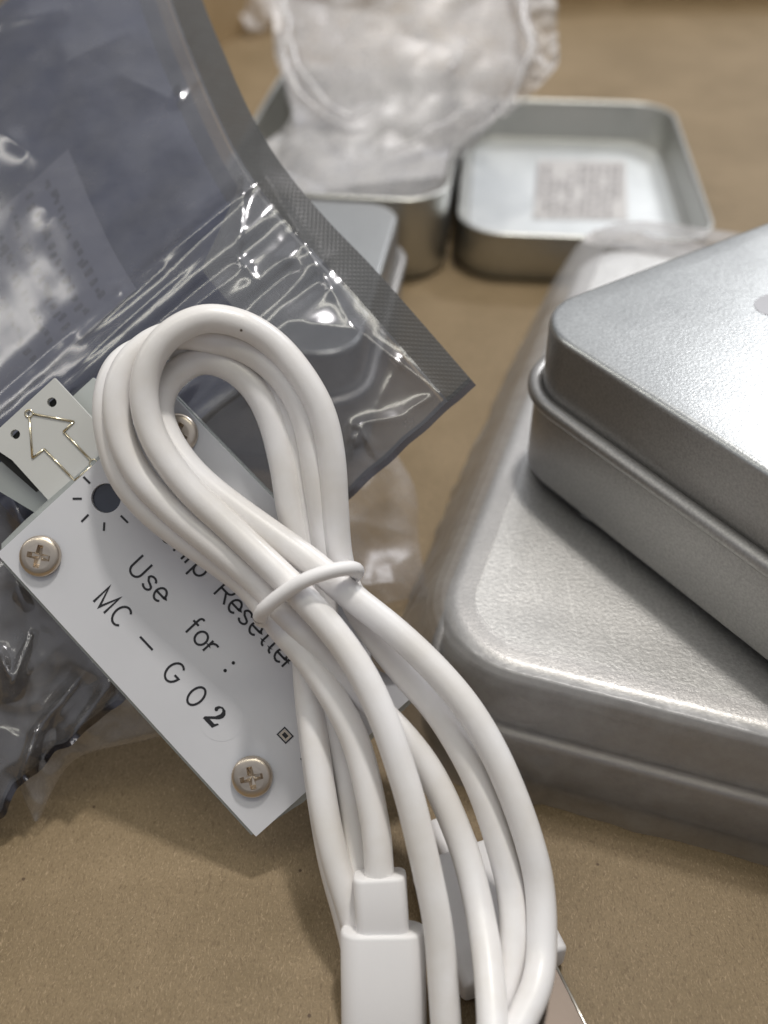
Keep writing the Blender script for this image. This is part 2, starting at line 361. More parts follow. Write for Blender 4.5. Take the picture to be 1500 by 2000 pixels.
# ------------------------------------------------------------------ sheets (films) built as grids
def lerp_curve(pts, t):
    x = t * (len(pts) - 1); i = min(int(x), len(pts) - 2); u = x - i
    P = lambda k: Vector(pts[max(0, min(len(pts) - 1, k))])
    a, b, c, d = P(i - 1), P(i), P(i + 1), P(i + 2)
    return 0.5 * ((2 * b) + (c - a) * u + (2 * a - 5 * b + 4 * c - d) * u * u + (3 * b - 3 * c + d - a) * u ** 3)
def ridged(p, sc_, oct_=4, seed=0):
    v = 0; a = 1; q = Vector(p) * sc_ + Vector((seed, seed * 1.7, 0))
    for _ in range(oct_):
        v += a * (1 - abs(noise.noise(q)) * 2.2); q = q * 2.03 + Vector((3.1, 1.7, 5.2)); a *= .5
    return v
def sheet(name, left, right, nu, nv, disp, m, parent=None, bow=None):
    """left/right: world-space control curves (same direction); disp(u,v,p)->world offset"""
    V = []; UVs = []
    for j in range(nv + 1):
        a = lerp_curve(left, j / nv); b = lerp_curve(right, j / nv)
        for i in range(nu + 1):
            p = a.lerp(b, i / nu); p = p + disp(i / nu, j / nv, p); V.append(p); UVs.append((i / nu, j / nv))
    Fc = [(j * (nu + 1) + i, j * (nu + 1) + i + 1, (j + 1) * (nu + 1) + i + 1, (j + 1) * (nu + 1) + i) for j in range(nv) for i in range(nu)]
    return obj(name, V, Fc, m, parent, uv=UVs)

# crumpled clear bag in the deep tin
pb = thing("clear_plastic_bag", "crumpled clear plastic bag rising out of the deep open tin", "plastic bag", G(700, 330, 1.6))
left = [Q(520, 392, 19.7), Q(505, 300, 20.4), Q(565, 220, 21.2), Q(545, 120, 21.5), Q(530, 40, 21.8), Q(520, -70, 22.3)]
right = [Q(872, 345, 19.9), Q(885, 290, 20.5), Q(960, 210, 20.8), Q(1020, 130, 21.0), Q(1035, 40, 21.3), Q(1005, -70, 21.6)]
def bag_disp(u, v, p):
    e = max(0, min(1, min(u, 1 - u) * 5)); bulge = -.6 * math.sin(math.pi * u) * (.3 + v)
    q = p + Vector((0, 0, 0))
    edge = math.exp(-((u - .06) / .10) ** 2) + .5 * math.exp(-((v - .22) / .12) ** 2) + .3
    return F * (bulge + .20 * edge * ridged(q, .5, 2, 2) - .1) + R * .10 * noise.noise(q * 1.2)
sheet("bag_front", left, right, 110, 110, bag_disp, M['clear'], pb)
sheet("bag_back", [p + F * 1.0 for p in left], [p + F * 1.2 for p in right], 60, 60, lambda u, v, p: F * (.9 * math.sin(math.pi * u) + .15 * ridged(p, .5, 2, 9)), M['clear'], pb)
lft = [Q(1005, -70, 21.4), Q(1030, 40, 21.2), Q(1022, 130, 21.0), Q(960, 210, 20.8)]
rgt = [Q(1080, -70, 21.4), Q(1092, 60, 21.2), Q(1085, 130, 21.0), Q(985, 225, 20.8)]
sheet("bag_flap", lft, rgt, 40, 70, lambda u, v, p: F * (.16 * ridged(p, 1.4, 4, 5)), M['clear'], pb)
rope = smoothpts(spline([Q(1000, -60, 20.9), Q(1025, 20, 20.7), Q(1036, 90, 20.5), Q(1022, 150, 20.4), Q(990, 200, 20.3), Q(935, 250, 20.1), Q(880, 300, 20.0)], 8))
v, f = tube([p + R * .12 * noise.noise(p * 1.7) + U * .12 * noise.noise(p * 1.9 + R * 5) for p in rope], lambda t: (.085 - .05 * t) * (1 + .25 * math.sin(t * 6)), 10); obj("rolled_edge", v, f, M['fold'], pb)
rope = smoothpts(spline([Q(545, -50, 21.2), Q(560, 30, 20.9), Q(572, 110, 20.6), Q(610, 165, 20.4), Q(655, 215, 20.2)], 8))
v, f = tube([p + R * .08 * noise.noise(p * 3) for p in rope], lambda t: .07 * (1 - t) + .02, 9); obj("gathered_fold", v, f, M['fold'], pb)
for k, (pts_, r0) in enumerate((([Q(610, 165, 20.3), Q(640, 205, 20.2), Q(690, 225, 20.1), Q(730, 205, 20.1)], .055),
        ([Q(760, 300, 19.9), Q(830, 262, 20.0), Q(890, 225, 20.2), Q(950, 190, 20.4)], .05), ([Q(545, 60, 20.8), Q(560, 140, 20.5), Q(600, 200, 20.3), Q(650, 240, 20.2)], .06), ([Q(860, 150, 20.6), Q(890, 120, 20.7), Q(905, 80, 20.8)], .07))):
    pp = smoothpts(spline(pts_, 8), 2); v, f = tube([q + U * .12 * noise.noise(q * 2.3 + R * k) + R * .08 * noise.noise(q * 2.9) for q in pp], lambda t, r0=r0: r0 * (.25 + math.sin(math.pi * min(1, max(0, t)))) * (1 + .25 * math.sin(t * 7)), 9)
    obj("gathered_fold", v, f, M['fold'], pb)
# corner of film against the back wall
tag(sheet("plastic_scrap", [Q(462, -30, 33), Q(468, 20, 32.5), Q(480, 48, 32)], [Q(555, -30, 33), Q(545, 20, 32.5), Q(505, 48, 32)], 24, 24, lambda u, v, p: F * .3 * ridged(p, .9, 3, 4), M['clear']), "bit of crumpled white film by the box wall at the upper left", "plastic film")

# cloudy sleeve around the big tin
def sl_jit(p, d):
    q = Vector((p.x, p.y, p.z)); k = noise.noise(q * .9 + Vector((3, 1, 2)))
    side = 1 if p.x < 0 else .5
    lift = max(0, 1.78 - p.z) / 1.78
    s = 1 + 0 * k
    out = Vector((p.x, p.y, 0)); out = out.normalized() if out.length else out
    amt = .05 + (.05 * ridged(q, 1.1, 3, 1) + (.045 * ridged(Vector((q.x, q.y * 2.2 + q.z, q.z * .8)), 1.3, 2, 6) if p.x < -1.2 else 0)) * lift * side
    return p + Vector((out.x * amt, out.y * amt, .012 * abs(noise.noise(q * 2.2)) if lift < .1 else 0))
prof = [(-.20, .01), (-.20, .15), (-.19, .35), (-.17, .60), (-.15, .85), (-.13, 1.10), (-.10, 1.35), (-.06, 1.6), (-.01, 1.73), (.07, 1.785), (.16, 1.795), (.45, 1.80)]
def frS(p):
    # sleeve hangs looser along the tin's left side and past its far end
    x, y, z = p
    loose = max(0, 1 - z / 1.78)
    if x < 0: x -= .45 * loose * (1 if y > -LE / 2 + 1 else .7)
    if y > 0: y += 1.0 * (y / (LE / 2)) ** 2
    if y < -LE / 2 + .5: y += .06 * loose
    return frE((x, y, z))
v, f = rings(WE / 2, LE / 2, 1.15, prof, frS, close_last=False, n=22, jit=sl_jit)
# densify by subdividing rings around: use long sides with extra points
slv = thing("plastic_sleeve", "cloudy clear plastic sleeve wrapped round the wide scuffed tin", "plastic sleeve", ctrE)
def dense_rings(hw, hl, r, prof, frame, jit, per=.09, sub=4):
    base = rrect(hw, hl, r, 16); P2 = []
    for i in range(len(base)):
        a = base[i]; b = base[(i + 1) % len(base)]; L = math.hypot(b[0] - a[0], b[1] - a[1]); k = max(1, int(L / per))
        for q in range(k): P2.append((a[0] + (b[0] - a[0]) * q / k, a[1] + (b[1] - a[1]) * q / k))
    m = len(P2); Nn = []
    for i in range(m):
        a = P2[i - 1]; b = P2[(i + 1) % m]; tx, ty = b[0] - a[0], b[1] - a[1]; L = math.hypot(tx, ty); Nn.append((ty / L, -tx / L))
    PR = []
    for i in range(len(prof) - 1):
        for q in range(sub): t = q / sub; PR.append((prof[i][0] * (1 - t) + prof[i + 1][0] * t, prof[i][1] * (1 - t) + prof[i + 1][1] * t))
    PR.append(prof[-1]); V = []
    for d, z in PR:
        for (x, y), (nx, ny) in zip(P2, Nn): V.append(frame(jit(Vector((x - nx * d, y - ny * d, z)), d)))
    rows = len(PR); Fc = [(i * m + k, i * m + (k + 1) % m, (i + 1) * m + (k + 1) % m, (i + 1) * m + k) for i in range(rows - 1) for k in range(m)]
    d, z = PR[-1]; V2 = []
    scl = [1, .96, .92, .88, .84, .8, .76, .72, .68, .64, .6, .5, .4, .2, .05]
    for s_ in scl:
        for (x, y), (nx, ny) in zip(P2, Nn): V2.append(frame(jit(Vector(((x - nx * d) * s_, (y - ny * d) * s_, z)), d)))
    F2 = [(i * m + k, i * m + (k + 1) % m, (i + 1) * m + (k + 1) % m, (i + 1) * m + k) for i in range(len(scl) - 1) for k in range(m)] + [tuple((len(scl) - 1) * m + k for k in range(m))]
    return V, Fc, V2, F2
v, f, v2, f2 = dense_rings(WE / 2, LE / 2, 1.15, prof, frS, sl_jit); obj("sleeve_side", v, f, M['sleeve'], slv); obj("sleeve_top", v2, f2, M['sleeve_top'], slv)
# far end of the sleeve: loose crinkled top past the tin
a0 = [frE((-WE / 2 + .02 * k, LE / 2 - .3 + k * .35, 1.80 - .09 * k - .05 * (k > 2))) for k in range(5)]
a1 = [frE((WE / 2, LE / 2 - .3 + k * .35, 1.80 - .09 * k - .05 * (k > 2))) for k in range(5)]
sheet("sleeve_end", a0, a1, 90, 30, lambda u, v, p: Vector((0, 0, .05 * ridged(p, 1.6, 4, 6) * min(1, v * 4))), M['clear'], slv)

# clear film on the floor behind the antistatic bag, and the corner at lower left
v_ = [Q(640, 880, 0)] if False else None
fa = thing("loose_clear_film", "thin loose clear film crumpled on the cardboard right of the cable loop", "plastic film", G(740, 1080, 0))
L_ = [G(600, 900, 1.3), G(600, 1000, 1.0), G(600, 1120, .7), G(620, 1220, .4)]
R_ = [G(770, 880, .75), G(812, 960, .5), G(818, 1060, .25), G(838, 1165, .02)]
sheet("film_fold", L_, R_, 80, 80, lambda u, v, p: Vector((0, 0, .10 * ridged(p, .7, 2, 3) * min(1, (1 - u) * 3 + .1))), M['scrap'], fa)
fb = thing("clear_inner_bag", "thin clear film corner at the lower left, enlarged over the antistatic bag for pale haze", "plastic film", G(100, 1500, 0))
L_ = [Q(-60, 1100, 10.95), Q(-50, 1250, 10.95), Q(-30, 1400, 11.0), Q(20, 1500, 11.05), Q(66, 1602, 11.1)]
R_ = [Q(120, 1120, 11.0), Q(300, 1300, 11.0), Q(330, 1425, 11.05), Q(150, 1482, 11.1), Q(76, 1602, 11.1)]
sheet("film_corner_haze", L_, R_, 90, 110, lambda u, v, p: F * (-.07 * ridged(p, .8, 3, 8) * math.sin(math.pi * u) ** .5), M['crinkle'], fb)  # real corner, enlarged upward to lay pale haze and highlights over the bag

# ------------------------------------------------------------------ antistatic bag
edge_px = [(930, 752), (745, 540), (640, 430), (560, 335), (508, 255), (468, 175), (440, 110), (415, 50), (392, -10), (365, -90), (335, -180), (305, -270)]
edge_D = [11.5, 11.75, 12.0, 12.3, 12.65, 13.0, 13.35, 13.65, 13.95, 14.35, 14.8, 15.2]
EP = [Vector((x, y, d)) for (x, y), d in zip(edge_px, edge_D)]
e1 = Vector((-.744, .668))
# arc-length parameterise the edge
ES = [lerp_curve(EP, i / 400) for i in range(401)]; acc = [0]
for i in range(400): acc.append(acc[-1] + math.hypot(ES[i + 1].x - ES[i].x, ES[i + 1].y - ES[i].y))
# real corner starts at px (920,745)
def edge_at(s):
    i = int(np.searchsorted(acc, s)); i = max(1, min(400, i)); t = (s - acc[i - 1]) / (acc[i] - acc[i - 1] + 1e-9); return ES[i - 1].lerp(ES[i], max(0, min(1, t)))
creases = [  # x1,y1,x2,y2, width, height(toward the viewer, cm)
    (520, 342, 235, 566, 9, .16), (235, 566, -40, 800, 11, .12), (505, 365, 330, 520, 8, -.07), (470, 395, 160, 660, 12, .10),
    (430, 470, 120, 740, 14, .11), (545, 470, 330, 640, 13, .10), (420, 560, 150, 790, 16, .12), (330, 640, 190, 760, 9, .10), (480, 350, 462, 500, 6, .09), (462, 500, 500, 545, 6, .09),
    (520, 345, 690, 640, 8, .10), (690, 640, 860, 770, 8, .09), (540, 500, 620, 520, 20, .14), (565, 625, 720, 650, 26, .16), (790, 690, 740, 790, 7, .05),
    (850, 770, 790, 805, 7, .08), (700, 840, 690, 880, 8, .13), (690, 830, 800, 810, 9, .09), (735, 890, 700, 830, 5, .10),
    (20, 1090, 60, 1240, 26, .14), (60, 1240, 15, 1360, 9, .14), (175, 1300, 70, 1430, 10, .13), (70, 1430, 40, 1530, 7, .10), (110, 1410, 60, 1540, 7, -.09),
    (250, 1290, 60, 1545, 12, .10), (300, 1330, 20, 1560, 10, .10), (0, 1270, 20, 1330, 10, .14), (20, 960, 60, 1060, 22, .12), (245, 150, 330, 190, 14, .10), (330, 190, 410, 140, 10, .06),
    (-20, 50, 120, 20, 12, .10), (30, 170, 250, 60, 12, .07), (-20, 240, 60, 300, 22, .18), (40, 380, 110, 420, 34, .12), (360, 160, 345, 200, 8, .10)]
def crease_h(x, y):
    h = 0
    for x1, y1, x2, y2, w_, hh in creases:
        dx, dy = x2 - x1, y2 - y1; L2 = dx * dx + dy * dy; t = ((x - x1) * dx + (y - y1) * dy) / L2; tc_ = max(0, min(1, t))
        d = math.hypot(x - x1 - dx * tc_, y - y1 - dy * tc_)
        if d < w_ * 7: h += (1.3 if x1 < 320 and y1 > 950 else .5) * hh * math.exp(-(d / (w_ * 1.4)) ** 1.3) * (.35 + .65 * math.sin(math.pi * max(.04, min(.96, tc_))))
    return h
def bag_D(a, b, x, y, De):
    # a: px from the side seam, b: px along the seam from the corner
    base = De
    target = 11.15 if b < 520 else 11.15 + (b - 520) * .0030
    k = 1 - math.exp(-a / 420); base = De * (1 - k) + target * k
    if y > 1150: base += 0 if y < 1150 else -(y - 1150) * .0004
    base -= .10 * math.exp(-((b - 560) / 60) ** 2)
    low = .12 * max(0, min(1, (a - 750) / 200)) * max(0, min(1, (520 - b) / 150)) * noise.noise(Vector((a * .011, b * .008, 9.1))) + .07 * noise.noise(Vector((a * .0045, b * .0045, 1.3))) + .02 * noise.noise(Vector((a * .009, b * .009, 4.3)))
    ll = max(0, min(1, (a - 800) / 150)) * max(0, min(1, (430 - b) / 130))
    if ll > 0: low += ll * (.11 * ridged(Vector((a * .0036, b * .0048, 2.2)), 1.0, 2, 1) + .05 * noise.noise(Vector((a * .02, b * .008, 5))))
    # pleats running parallel to the bottom edge below the fold
    pl = .07 * math.exp(-((b - 430) / 120) ** 2) * noise.noise(Vector((a * .0028, b * .030, 7.7))) * min(1, a / 120)
    tight = min(1, a / 90)
    D = base - (low + pl * 2.0) * tight
    D -= crease_h(x, y) * min(1, a / 60 + .3)
    zmin = .12
    d = ray(x, y); 
    if d.z < 0: D = min(D, (zmin - CAMZ) / d.z)
    return D
def bag_pt(a, b, off=0):
    e = edge_at(b + 12); x = e.x + e1.x * a; y = e.y + e1.y * a
    wob = max(0, min(1, (a - 880) / 200)) * math.exp(-(b / 110) ** 2) * (24 * noise.noise(Vector((a * .012, .5, 2))) + 10 * noise.noise(Vector((a * .035, 1.5, 2)))) + 2.2 * noise.noise(Vector((a * .02, b * .012, 6)))
    x += wob * .66; y += wob * .75
    return Q(x, y, bag_D(a, b, x, y, e.z) + off)
bag = thing("antistatic_bag", "large dark grey translucent antistatic bag with embossed side seam, under the white device", "antistatic bag", G(300, 1200, 0))
def bag_sheet(name, a0, a1, na, b0, b1, nb, m, off=0, fn=None):
    V = []; UVs = []
    for j in range(nb + 1):
        b = b0 + (b1 - b0) * j / nb
        for i in range(na + 1):
            a = a0 + (a1 - a0) * i / na; V.append(fn(a, b) if fn else bag_pt(a, b, off)); UVs.append((a / 190, b / 190))
    Fc = [(j * (na + 1) + i, j * (na + 1) + i + 1, (j + 1) * (na + 1) + i + 1, (j + 1) * (na + 1) + i) for j in range(nb) for i in range(na)]
    return obj(name, V, Fc, m, bag, uv=UVs)
bag_sheet("front_film", 62, 1390, 300, 0, 1500, 330, M['esd'])
bag_sheet("back_film", 72, 1390, 90, 0, 1500, 90, M['esd_back'], fn=lambda a, b: bag_pt(a, b, 0) + F * (.02 + .35 * min(1, (a - 72) / 250) * min(1, b / 120 + .02) ) * (0 if False else 1) if True else None)
def sealpt(a, b): 
    return bag_pt(a, b) + F * .01
bag_sheet("side_seam", 0, 67, 14, 0, 1500, 260, M['seal'], fn=sealpt)
bag_sheet("bottom_seam", 0, 1390, 220, -12, 8, 4, M['edge'], fn=lambda a, b: bag_pt(a, max(0, b)) + F * .012 + (bag_pt(a, 2) - bag_pt(a, 0)) * (min(0, b) / 2))
# inside the bag: dark inner sheet and a leaflet seen through the film
bag_sheet("inner_sheet", 0, 1, 60, 300, 1500, 90, M['navy'], fn=lambda t, b: bag_pt((250 if b < 520 else max(95, 250 - (b - 520) * 2.2)) * (1 - t) + (1380 if b > 480 else 850) * t, b) + F * .10)
lf = bag_sheet("folded_leaflet", 375, 1150, 50, 575, 880, 30, M['leaflet'], fn=lambda a, b: bag_pt(a, b) + F * .055)
vs = []; fs = []
random.seed(5)
for row in range(5):
    a = 420 + row * 34
    for a in [430 + row * 46]:
        b = 600
        while b < 860:
            for k in range(random.choice((1, 2, 2))):
                a1 = a + random.uniform(-2, 8); aw = random.uniform(8, 20); bh = random.uniform(5, 11); n0 = len(vs); b1 = b + random.uniform(0, 9)
                vs += [bag_pt(p, q) + F * .048 for p, q in ((a1, b1), (a1 + aw, b1), (a1 + aw, b1 + bh), (a1, b1 + bh))]; fs.append((n0, n0 + 1, n0 + 2, n0 + 3))
            b += random.uniform(15, 22)
obj("leaflet_print", vs, fs, M['smudge'], lf, smooth=False)["kind"] = "stuff"

# ------------------------------------------------------------------ white device
DP = 10.55
def PL(x, y, h=0): return Q(x, y, DP) - F * h
uu = Vector((.683, .730)); vv = Vector((.730, -.683))
def prism(name, outline, holes, h0, h1, m, parent, wall=None, smooth=False):
    loops = [outline] + holes; flat_ = [p for lp in loops for p in lp]
    tri = tessellate_polygon([[Vector((x, y, 0)) for x, y in lp] for lp in loops])
    top = [PL(x, y, h1) for x, y in flat_]; bot = [PL(x, y, h0) for x, y in flat_]; n_ = len(flat_); Fc = []
    for t in tri:
        a, b, c = (top[k] for k in t); nn = (b - a).cross(c - a)
        t = tuple(t) if nn.dot(F) < 0 else tuple(t)[::-1]
        Fc.append(t); Fc.append(tuple(n_ + k for k in t[::-1]))
    s = 0
    for lp in loops:
        k = len(lp)
        for i in range(k): Fc.append((s + i, s + (i + 1) % k, n_ + s + (i + 1) % k, n_ + s + i))
        s += k
    o = obj(name, top + bot, Fc, m, parent, smooth=False)
    import bmesh
    bm = bmesh.new(); bm.from_mesh(o.data); bmesh.ops.recalc_face_normals(bm, faces=bm.faces); bm.to_mesh(o.data); bm.free()
    return o
def circ(cx, cy, r, n=28): return [(cx + r * math.cos(2 * math.pi * k / n), cy + r * math.sin(2 * math.pi * k / n)) for k in range(n)]
Lc, Tc, Rc, Bc = (-6, 1082), (334, 768), (861, 1311), (500, 1634)
dev = thing("chip_resetter", "white chip resetter with black lettering and four cross head screws, under the cable", "electronic device", PL(430, 1200, -.4))
plate = prism("front_plate", [Lc, Tc, Rc, Bc], [circ(207, 973, 29, 36)], -.07, 0, M['plate'], dev)
def shift(p, du, dv): return (p[0] + uu.x * du + vv.x * dv, p[1] + uu.y * du + vv.y * dv)
ac = [shift(Lc, -12, 16), shift(Lc, -14, 80), shift(Tc, -4, 3), shift(Rc, 9, 4), shift(Bc, 16, 110), shift(Bc, -6, -9), shift(Lc, 16, -9)]
prism("clear_spacer", ac, [], -.27, -.075, M['acrylic'], dev)
prism("back_plate", [shift(Lc, 6, 6), shift(Tc, 6, -6), shift(Rc, -6, -6), shift(Bc, -6, 6)], [], -.34, -.275, M['slab'], dev)
prism("status_lens", circ(207, 973, 28.5, 32), [], -.072, -.055, M['led'], dev)
# arrow board
brd = prism("arrow_board", [(101, 736), (-30, 856), (-30, 866), (18, 898), (110, 1000), (230, 890), (200, 842)], [circ(96, 784, 9.5, 20), circ(24, 847, 9.5, 20), circ(51, 806, 4.2, 14)], -.155, -.085, M['board'], dev)
prism("hole_shade_backing", [(112, 760), (-20, 880), (-20, 890), (60, 960), (200, 850)], [], -.19, -.158, M['hole'], dev)  # added dark sheet, makes the board holes look shaded
prism("connector_block", [(166, 730), (-60, 936), (80, 1020), (260, 840), (205, 770)], [], -.52, -.30, M['slab'], dev)
def ribbon_px(pts, w_, h):
    """flat stroke of even width with mitred corners"""
    V = []; n_ = len(pts); closed = n_ > 3 and math.hypot(pts[0][0] - pts[-1][0], pts[0][1] - pts[-1][1]) < .5
    def dr(i):
        a, b = pts[i], pts[i + 1]; L = math.hypot(b[0] - a[0], b[1] - a[1]) or 1; return ((b[0] - a[0]) / L, (b[1] - a[1]) / L)
    for i, (x, y) in enumerate(pts):
        d0 = dr(i - 1) if i > 0 else (dr(n_ - 2) if closed else dr(0)); d1 = dr(i) if i < n_ - 1 else (dr(0) if closed else dr(n_ - 2))
        nx, ny = -(d0[1] + d1[1]), d0[0] + d1[0]; L = math.hypot(nx, ny) or 1; nx /= L; ny /= L
        c = max(.3, -d0[1] * nx + d0[0] * ny); k = w_ / 2 / c
        V += [PL(x + nx * k, y + ny * k, h), PL(x - nx * k, y - ny * k, h)]
    return V, [(2 * i, 2 * i + 1, 2 * i + 3, 2 * i + 2) for i in range(n_ - 1)]
def tr(a, b, r=.013, h=-.083):
    return tube([PL(*a, h), PL(*b, h)], r, 6)
pad1, pad2 = (51, 806), (178, 904)
arrow = [((59, 807), (140, 822)), ((140, 822), (119, 842)), ((119, 842), (173, 898)), ((175, 910), (141, 938)), ((141, 938), (81, 876)), ((81, 876), (58, 894)), ((58, 894), (52, 815))]
parts = [tr(a, b) for a, b in arrow]
obj("arrow_outline", *join(parts), M['gold'], brd)
for c in (pad1, pad2):
    P = [PL(c[0] + 7.5 * math.cos(t), c[1] + 7.5 * math.sin(t), -.083) for t in np.linspace(0, 2 * math.pi, 20)]
    obj("pad_ring", *tube(P, .010, 6, False), M['gold'], brd)
# ---- lettering (single stroke)
def arc(cx, cy, rx, ry, a0, a1, n=12): return [(cx + rx * math.cos(rad(a0 + (a1 - a0) * k / n)), cy + ry * math.sin(rad(a0 + (a1 - a0) * k / n))) for k in range(n + 1)]
GL = {
 'U': [[(0, 42)] + arc(13, 13, 13, 13, 180, 360) + [(26, 42)]],
 's': [[(19, 22)] + arc(10, 21, 9, 7, 30, 180, 8)[0:] + [(6, 15.5), (14, 12.5)] + arc(10.5, 7, 9, 7, 30, -160, 9)],
 'e': [[(1.5, 14), (23, 14)] + arc(12, 14, 11, 14, 0, 315, 18)],
 'f': [[(16, 41)] + arc(13, 34, 6, 8, 80, 180, 6) + [(7, 0)], [(0, 27), (15, 27)]],
 'o': [arc(12, 14, 12, 14, 0, 360, 24)],
 'r': [[(0, 28), (0, 0)], [(0, 14)] + arc(12, 14, 12, 13, 180, 80, 8) + [(16, 26)]],
 ':': [arc(0, 27, 1.2, 1.2, 0, 360, 8)],
 '.': [arc(0, 5, 1.2, 1.2, 0, 360, 8)],
 'M': [[(0, 0), (0, 42), (15, 2), (30, 42), (30, 0)]],
 'C': [arc(16, 21, 15, 21, 48, 312, 20)],
 '-': [[(0, 20), (36, 20)]],
 'G': [arc(16, 21, 15, 21, 50, 340, 20) + [(31, 18), (20, 18)]],
 '0': [arc(13, 21, 13, 21, 0, 360, 26)],
 'R': [[(0, 0), (0, 42), (16, 42)] + arc(16, 31, 11, 11, 90, -90, 10) + [(0, 20)], [(14, 20), (28, 0)]],
 't': [[(7, 40), (7, 9)] + arc(14, 9, 7, 8, 180, 280, 6), [(0, 28), (15, 28)]],
 'i': [[(0, 28), (0, 0)], arc(0, 39, 1.2, 1.2, 0, 360, 8)],
 'p': [[(0, 28), (0, -13)], arc(12, 14, 12, 14, 0, 360, 22)],
 'h': [[(0, 42), (0, 0)], [(0, 15)] + arc(11, 17, 11, 11, 180, 0, 10) + [(22, 0)]],
}
def place(ch, u0, v0, O):
    for st in GL[ch]:
        pts = []
        # resample for smooth strokes
        for (gx, gy) in st: pts.append((O[0] + uu.x * (u0 + gx) + vv.x * (v0 + gy), O[1] + uu.y * (u0 + gx) + vv.y * (v0 + gy)))
        yield pts
O2 = (249, 1113)
txt = []
LN = [(0, -91, [('M', 0), ('C', 42), ('-', 112), ('G', 193), ('0', 259)]),
      (0, 0, [('U', 0), ('s', 38), ('e', 67), ('f', 160), ('o', 184), ('r', 216), (':', 274), ('.', 274)]),
      (0, 91, [('C', -8), ('h', 34), ('i', 66), ('p', 84), ('R', 150), ('e', 184), ('s', 215), ('e', 243), ('t', 274), ('t', 294), ('e', 315), ('r', 344)])]
for (u0, v0, items) in LN:
    for ch, du in items:
        txt = [ribbon_px(st, 4.4, .0035 + .0012 * k) for k, st in enumerate(place(ch, u0 + du, v0, O2))]
        obj({'-': 'dash', ':': 'colon_dot', '.': 'colon_dot', '0': 'digit'}.get(ch, 'letter'), *join(txt), M['ink'], plate, smooth=False)
# bold 2 on its own round clear sticker
two = [(0, 0), (26, 0), (31, 14), (27.5, 14), (24, 8.5), (10, 8.5), (24, 22), (27, 29), (26, 36), (20, 42), (11, 43), (4, 39), (1, 32), (3, 28), (7, 27), (9.5, 30), (8, 34), (9, 38), (13, 39.5), (17, 36), (18, 30), (14, 20), (0, 5)]
O1 = (O2[0] - 91 * .730, O2[1] + 91 * .683)
tp = [(O1[0] + uu.x * (312 + x) + vv.x * (y + 1), O1[1] + uu.y * (312 + x) + vv.y * (y + 1)) for x, y in two]
prism("bold_digit", tp, [], .0036, .0046, M['ink'], plate)
prism("round_clear_sticker", circ(432, 1404, 44, 40), [], .0006, .0016, M['plate'], plate)
rays = [((163, 931), (176, 944)), ((142, 974), (160, 974)), ((173, 1005), (159, 1019)), ((204, 1020), (203, 1037)), ((236, 1007), (250, 1021)), ((252, 972), (268, 972)), ((240, 940), (251, 928))]
for a, b in rays: obj("sun_ray", *ribbon_px([a, b], 4.2, .004), M['ink'], plate, smooth=False)
for c in ((557, 1436), (603, 1484)):
    q = lambda s_, t_: [shift(c, a * s_, b * t_) for a, b in ((-1, -1), (1, -1), (1, 1), (-1, 1))]
    prism("solder_pad", q(13, 11), [q(10.5, 8.5)], .001, .004, M['ink'], plate)
    prism("pad_metal", q(9.5, 7.5), [], .001, .005, M['padm'], plate)
    prism("pad_slot", q(5.5, 4), [], .0052, .0065, M['ink'], plate)
# ---- screws
def screw(cx, cy, rot):
    n_ = 40; s_ = thing if False else None
    rp = 40.5; cr_ = []
    a, b = 6.6, 22.5
    cross = [(a, a), (a * .8, b), (-a * .8, b), (-a, a), (-b, a * .8), (-b, -a * .8), (-a, -a), (-a * .8, -b), (a * .8, -b), (a, -a), (b, -a * .8), (b, a * .8)]
    c_, s1 = math.cos(rad(rot)), math.sin(rad(rot)); cross = [(cx + x * c_ - y * s1, cy + x * s1 + y * c_) for x, y in cross]
    head = []
    V = []; Fc = []
    prof = [(rp, .002), (rp, .035), (rp * .975, .052), (rp * .90, .068), (rp * .78, .078), (rp * .62, .083)]
    for r_, h in prof: V += [PL(x, y, h) for x, y in circ(cx, cy, r_, n_)]
    for i in range(len(prof) - 1):
        for k in range(n_): Fc.append((i * n_ + k, i * n_ + (k + 1) % n_, (i + 1) * n_ + (k + 1) % n_, (i + 1) * n_ + k)[::-1])
    base = (len(prof) - 1) * n_; V += [PL(x, y, .084) for x, y in cross]; idx = list(range(base, base + n_)) + list(range(base + n_, base + n_ + 12))
    tri = tessellate_polygon([[Vector((x, y, 0)) for x, y in circ(cx, cy, rp * .62, n_)], [Vector((x, y, 0)) for x, y in cross]])
    for t in tri: Fc.append(tuple(idx[k] for k in t))
    cb = base + n_; V += [PL(cx + (x - cx) * .72, cy + (y - cy) * .72, .022) for x, y in cross]
    for k in range(12): Fc.append((cb + k, cb + (k + 1) % 12, cb + 12 + (k + 1) % 12, cb + 12 + k))
    V.append(PL(cx, cy, .0)); 
    for k in range(12): Fc.append((cb + 12 + k, cb + 12 + (k + 1) % 12, len(V) - 1))
    o = obj("screw", V, Fc, M['nickel'], dev, autosmooth=35)
    import bmesh
    bm = bmesh.new(); bm.from_mesh(o.data); bmesh.ops.recalc_face_normals(bm, faces=bm.faces); bm.to_mesh(o.data); bm.free()
screw(80, 1086, 12); screw(493, 1516, -12); screw(347, 848, 30); screw(765, 1276, 5)

